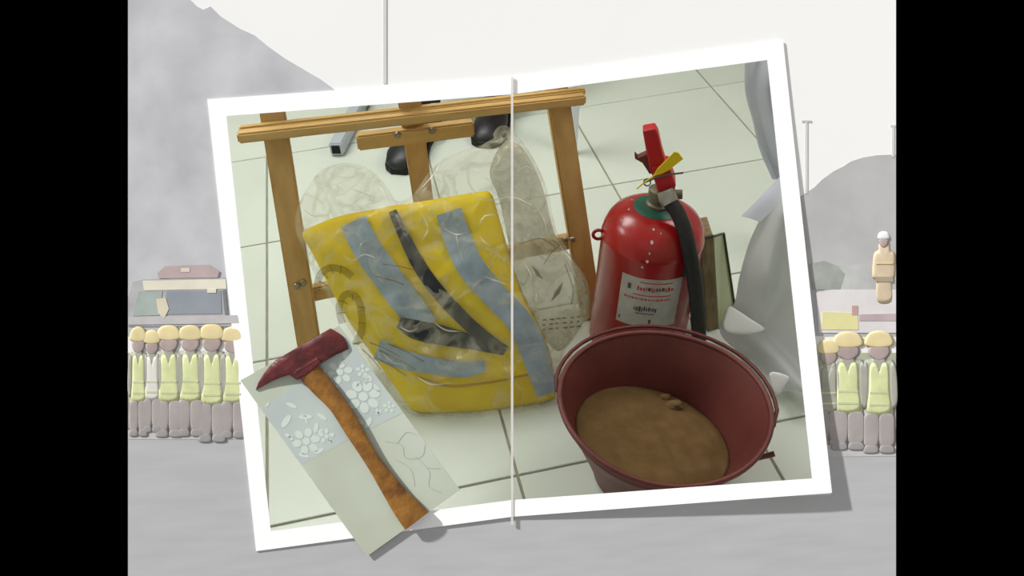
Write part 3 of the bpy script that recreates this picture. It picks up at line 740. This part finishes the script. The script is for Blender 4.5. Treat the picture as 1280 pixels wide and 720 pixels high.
# lugs and bail
def lug(a):
    p = bw(a, .93, .004); out = (bw(a, .93, .03)-bw(a, .93, 0)).normalized(); tn = out.cross(RN)
    box('lug', p, out*.003, tn*.016, RN*.012, M_buk, bucket, .002)
    return p + out*.006
aR, aL = math.radians(-22), math.radians(158)
pR, pL = lug(aR), lug(aL)
hk = onz(945, 566, .105)
tube('bail_hook', catmull([pR, onz(944, 569, .118), onz(957, 570, .115), onz(968, 567, .118)], 5), .0042, M_bail, bucket, 8)
arc = [bw(aR+(aL-aR)*t, .985, .010+.010*math.sin(math.pi*t)) for t in [i/24 for i in range(25)]]
tube('bail', [pR]+arc[1:-1]+[pL], .0032, M_bail, bucket, 8)
settle(bucket, BC)

M_sand = mat('sand', (116, 91, 59), .95, rgb2=(105, 82, 52), scale=40, bump=.35, bscale=220, spec=.1, detail=6)
bm = bmesh.new(); NR = 26; rings = []
def sand_s(a): return .52 + .16*math.cos(a-math.radians(190))
sc = sum((bw(2*math.pi*k/NB, sand_s(2*math.pi*k/NB), -.004) for k in range(NB)), Vector())/NB
for i in range(NR):
    t = 1-i/NR
    row = []
    for k in range(NB):
        a = 2*math.pi*k/NB; p = sc.lerp(bw(a, sand_s(a), -.0036), t)
        p.z += (1-t**6)*(.006*nz3(p, 18) + .003*nz3(p, 60) + .006)
        row.append(bm.verts.new(p))
    rings.append(row)
for i in range(NR-1):
    for k in range(NB): bm.faces.new((rings[i][k], rings[i][(k+1) % NB], rings[i+1][(k+1) % NB], rings[i+1][k]))
bm.faces.new(rings[-1])
low = [bm.verts.new(bw(2*math.pi*k/NB, .15, -.005)) for k in range(NB)]
for k in range(NB): bm.faces.new((rings[0][k], rings[0][(k+1) % NB], low[(k+1) % NB], low[k]))
bm.faces.new(low)
sand = from_bm('sand', bm, M_sand, None, True)
sand['kind'] = 'stuff'; tag(sand, 'dry brown sand filling the red bucket halfway', 'sand')
st = bvh_of(sand)
M_clod = mat('sand_clod', (120, 95, 60), .95, rgb2=(104, 80, 48), scale=80, bump=.6)
for i, (px, py, s, lb) in enumerate(((843, 508, .017, 'largest clod of hardened sand in the bucket'), (830, 497, .011, 'small sand clod at the far left of the largest clod'), (852, 498, .009, 'smallest sand clod behind the largest one'))):
    h = st.ray_cast(CAM, ray(px, py).normalized())
    if h[0]:
        bm = bmesh.new(); bmesh.ops.create_icosphere(bm, subdivisions=3, radius=1)
        for v in bm.verts:
            k = 1+.35*noise.noise(v.co*1.6+Vector((i*5, 0, 0)))
            v.co = h[0] + Vector((v.co.x*s*k, v.co.y*s*.55*k, v.co.z*s*.45*k+s*.12))
        tag(from_bm('sand_clod', bm, M_clod, None, True), lb, 'clod', 'clods in the sand bucket')

# ================================================================== block beside the extinguisher
blk = empty('upright_block', 'narrow upright wooden block with pale green face right of the extinguisher', 'block')
M_bw = mat('block_wood', (142, 124, 90), .7, rgb2=(112, 96, 66), scale=30, stretch=(4, 4, 1))
M_bg = mat('block_green_face', (160, 164, 120), .3, rgb2=(144, 150, 104), scale=10)
M_bd = mat('block_dark_edge', (62, 58, 44), .6)
f0, f1, f2 = onz(884, 415), onz(898, 411), onz(917, 384)
up = Vector((-.026, .0, .218)); up2 = ony(903, 291, f2.y+.005)-f2
prism('wood_side', [f0, f1, f1+Vector((.012, .06, 0)), f0+Vector((0, .06, 0))], up, M_bw, blk, .002)
gn = (f2-f1).cross(Vector((0, 0, 1))).normalized(); gn = gn if gn.dot(FW) < 0 else -gn
prism('green_face', [f1+gn*.001, f2+gn*.001, f2+up2+gn*.001, f1+up+gn*.001], -gn*.005, M_bg, blk, .001)
for a, b in ((f2, f2+up2), (f1+up, f2+up2), (f1, f2)): bar('edge_strip', a+gn*.003, b+gn*.003, .003, .003, gn, M_bd, blk, 0)
bar('edge_strip', f0+up, f1+up, .004, .004, (0, 1, 0), M_bd, blk, 0)
p = onz(879, 330, .14); 
settle(blk, (f0+f2)/2)

# ================================================================== white cloth at the right edge
M_cloth = mat('white_cloth', (236, 238, 238), .75, rgb2=(224, 226, 228), scale=8, bump=.2, bscale=50, spec=.2)
M_clothb = mat('pale_blue_cloth', (222, 226, 238), .75, rgb2=(200, 206, 222), scale=8, spec=.2)
for mt in (M_cloth, M_clothb):                   # thin cloth lets some light through
    N = mt.node_tree.nodes; L = mt.node_tree.links; b = N['Principled BSDF']; tl_ = N.new('ShaderNodeBsdfTranslucent'); ms = N.new('ShaderNodeMixShader')
    tl_.inputs[0].default_value = (*lin((240, 241, 244)), 1); ms.inputs[0].default_value = .5
    L.new(b.outputs[0], ms.inputs[1]); L.new(tl_.outputs[0], ms.inputs[2]); L.new(ms.outputs[0], N['Material Output'].inputs[0])
def drape(name, left, right, material, label, folds, amp, ph=0., nu=40, nv=36, th=.003):
    """cloth between a left and a right edge, each [(x, y, depth)]; vertical folds run down it"""
    A = catmull([dep(*q) for q in left], 8); B = catmull([dep(*q) for q in right], 8)
    def samp(L_, t):
        f = t*(len(L_)-1); i = min(int(f), len(L_)-2); return L_[i].lerp(L_[i+1], f-i)
    G = []
    for j in range(nv+1):
        a, b = samp(A, j/nv), samp(B, j/nv); row = []
        for i in range(nu+1):
            u = i/nu; p = a.lerp(b, u)
            f = amp*math.sin(folds*math.pi*2*(u+.15*math.sin(j/nv*3)+ph))*min(1, u*6)*(.5+.5*j/nv) + amp*.8*nz3(p, 12, ph*10)*min(1, u*5)
            row.append(p - FW*f)
        G.append(row)
    bm = bmesh.new(); V = [[[bm.verts.new(p+FW*d) for p in row] for row in G] for d in (0, th)]
    for L_ in V:
        for j in range(nv):
            for i in range(nu): bm.faces.new((L_[j][i], L_[j][i+1], L_[j+1][i+1], L_[j+1][i]))
    for j in range(nv):
        for i in (0, nu): bm.faces.new((V[0][j][i], V[0][j+1][i], V[1][j+1][i], V[1][j][i]))
    for i in range(nu):
        for j in (0, nv): bm.faces.new((V[0][j][i], V[0][j][i+1], V[1][j][i+1], V[1][j][i]))
    o = from_bm(name, bm, material, None, True, 60)
    return tag(o, label, 'cloth')
drape('hanging_cloth', [(929, 40, 1.72), (931, 78, 1.74), (932, 115, 1.77), (941, 150, 1.8), (950, 187, 1.83), (966, 224, 1.86)], [(1040, 40, 1.66), (1040, 78, 1.68), (1040, 115, 1.7), (1040, 150, 1.73), (1040, 187, 1.76), (1040, 232, 1.8)], M_clothb, 'pale blue grey cloth hanging at the upper right edge', 3.2, .02)
drape('draped_sheet', [(976, 238, 1.56), (957, 262, 1.57), (938, 300, 1.6), (925, 345, 1.63), (918, 380, 1.67), (900, 415, 1.7), (935, 450, 1.64), (972, 492, 1.575)], [(1060, 225, 1.46), (1060, 262, 1.47), (1060, 300, 1.48), (1060, 340, 1.49), (1060, 380, 1.5), (1060, 415, 1.51), (1060, 450, 1.51), (1060, 478, 1.5)], M_cloth, 'large white sheet draped to the floor beside the bucket', 2.2, .02, .2)
drape('cloth_flap', [(974, 222, 1.52), (958, 238, 1.53), (942, 255, 1.54), (927, 270, 1.55)], [(1000, 236, 1.49), (978, 250, 1.5), (964, 264, 1.51), (951, 277, 1.52)], M_clothb, 'pointed pale cloth corner sticking out above the draped sheet', .6, .004, .1, 16, 16)

sheet = bpy.data.objects['draped_sheet']; M_hem_glint = mat('white_hem_glint', (246, 247, 250), .7)
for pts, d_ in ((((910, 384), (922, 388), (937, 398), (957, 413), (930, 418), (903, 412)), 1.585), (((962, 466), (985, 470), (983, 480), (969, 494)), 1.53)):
    h_ = pillow('hem_glint_flap', catmull([dep(x, y, d_) for x, y in pts], 4, True), -FW, .002, .003, M_hem_glint, sheet, rings=6)  # small flaps in whiter cloth, painting the glints along the sheet's hem
# ================================================================== things behind the easel
M_steel = mat('silver_tube', (196, 204, 214), .35, metal=.25, var=.1)
M_dark = mat('black_hollow', (14, 14, 14), .8)
M_shoe = mat('black_leather', (26, 24, 28), .4, spec=.5); M_trous = mat('dark_trousers', (38, 32, 42), .9, var=.2)
stand = empty('metal_tube', 'silver square metal tube lying on the tiles behind the easel', 'tube')
ta, tb = onz(420, 187, .021), onz(462, 106, .021)
bar('tube_wall', ta, tb, .034, .034, (1, 0, 0), M_steel, stand, .003)
td = (tb-ta).normalized()
bar('tube_mouth', ta-td*.0015, ta+td*.01, .026, .026, (1, 0, 0), M_dark, stand, .002)
settle(stand, ta)

def lower_leg(toe, heel, knee, lbl, nm):
    toe, heel, knee = Vector(toe), Vector(heel), Vector(knee); d = (toe-heel); L_ = d.length; d.normalize(); s = Vector((-d.y, d.x, 0))
    root = empty('shoe', lbl, 'shoe')
    prof = [(0, .030, .06), (.12, .036, .085), (.3, .035, .085), (.45, .036, .065), (.62, .043, .055), (.8, .045, .05), (.93, .036, .04), (1., .016, .026)]
    bm = bmesh.new(); rg = []
    for t, hw, h in prof:
        c = heel+d*L_*t; ring = []
        for k in range(16):
            a = 2*math.pi*k/16; y = math.sin(a); y = max(y, -.6)
            ring.append(bm.verts.new(c + s*hw*math.cos(a) + Vector((0, 0, .014 + (h-.014)*(y+.6)/1.6))))
        rg.append(ring)
    for i in range(len(rg)-1):
        for k in range(16): bm.faces.new((rg[i][k], rg[i][(k+1) % 16], rg[i+1][(k+1) % 16], rg[i+1][k]))
    bm.faces.new(rg[0]); bm.faces.new(rg[-1])
    from_bm('upper', bm, M_shoe, root, True, 60)
    so = [heel+d*L_*t+s*(hw+.003)*sg for sg, rng in ((1, prof), (-1, prof[::-1])) for t, hw, h in rng]
    prism('sole', [p+Vector((0, 0, .001)) for p in so], (0, 0, .015), M_dark, root)
    settle(root, heel)
    an = heel + d*L_*.2 + Vector((0, 0, .09))
    tr = tube(nm, [an, an.lerp(knee, .15), an.lerp(knee, .5), knee], [.052, .05, .058, .07], M_trous, None, 16)
    return tr
t1 = lower_leg((.318, 1.0, 0), (.43, 1.235, 0), (.47, 1.36, .5), 'black shoe with its toe left of the easel centre post', 'trouser_leg')
tag(t1, 'dark trouser leg rising behind the easel centre post', 'trousers')
t2_ = lower_leg((.545, 1.06, 0), (.64, 1.29, 0), (.66, 1.4, .5), 'black shoe behind the top of the plastic bag', 'trouser_leg')
tag(t2_, 'dark trouser leg behind the right half of the easel rail', 'trousers')
wl = empty('white_leg', 'slim white tapered furniture leg behind the right easel leg', 'furniture leg')
q0 = onz(717, 192); 
M_wl = mat('white_lacquer', (222, 226, 236), .4)
tube('post', [q0+Vector((0, 0, .002)), q0+Vector((.004, .01, .12)), q0+Vector((.012, .03, .5))], [.008, .016, .022], M_wl, wl, 12)
tube('foot', [q0+Vector((0, 0, .0)), q0+Vector((0, 0, .012))], [.008, .009], M_dark, wl, 12)
settle(wl, q0)
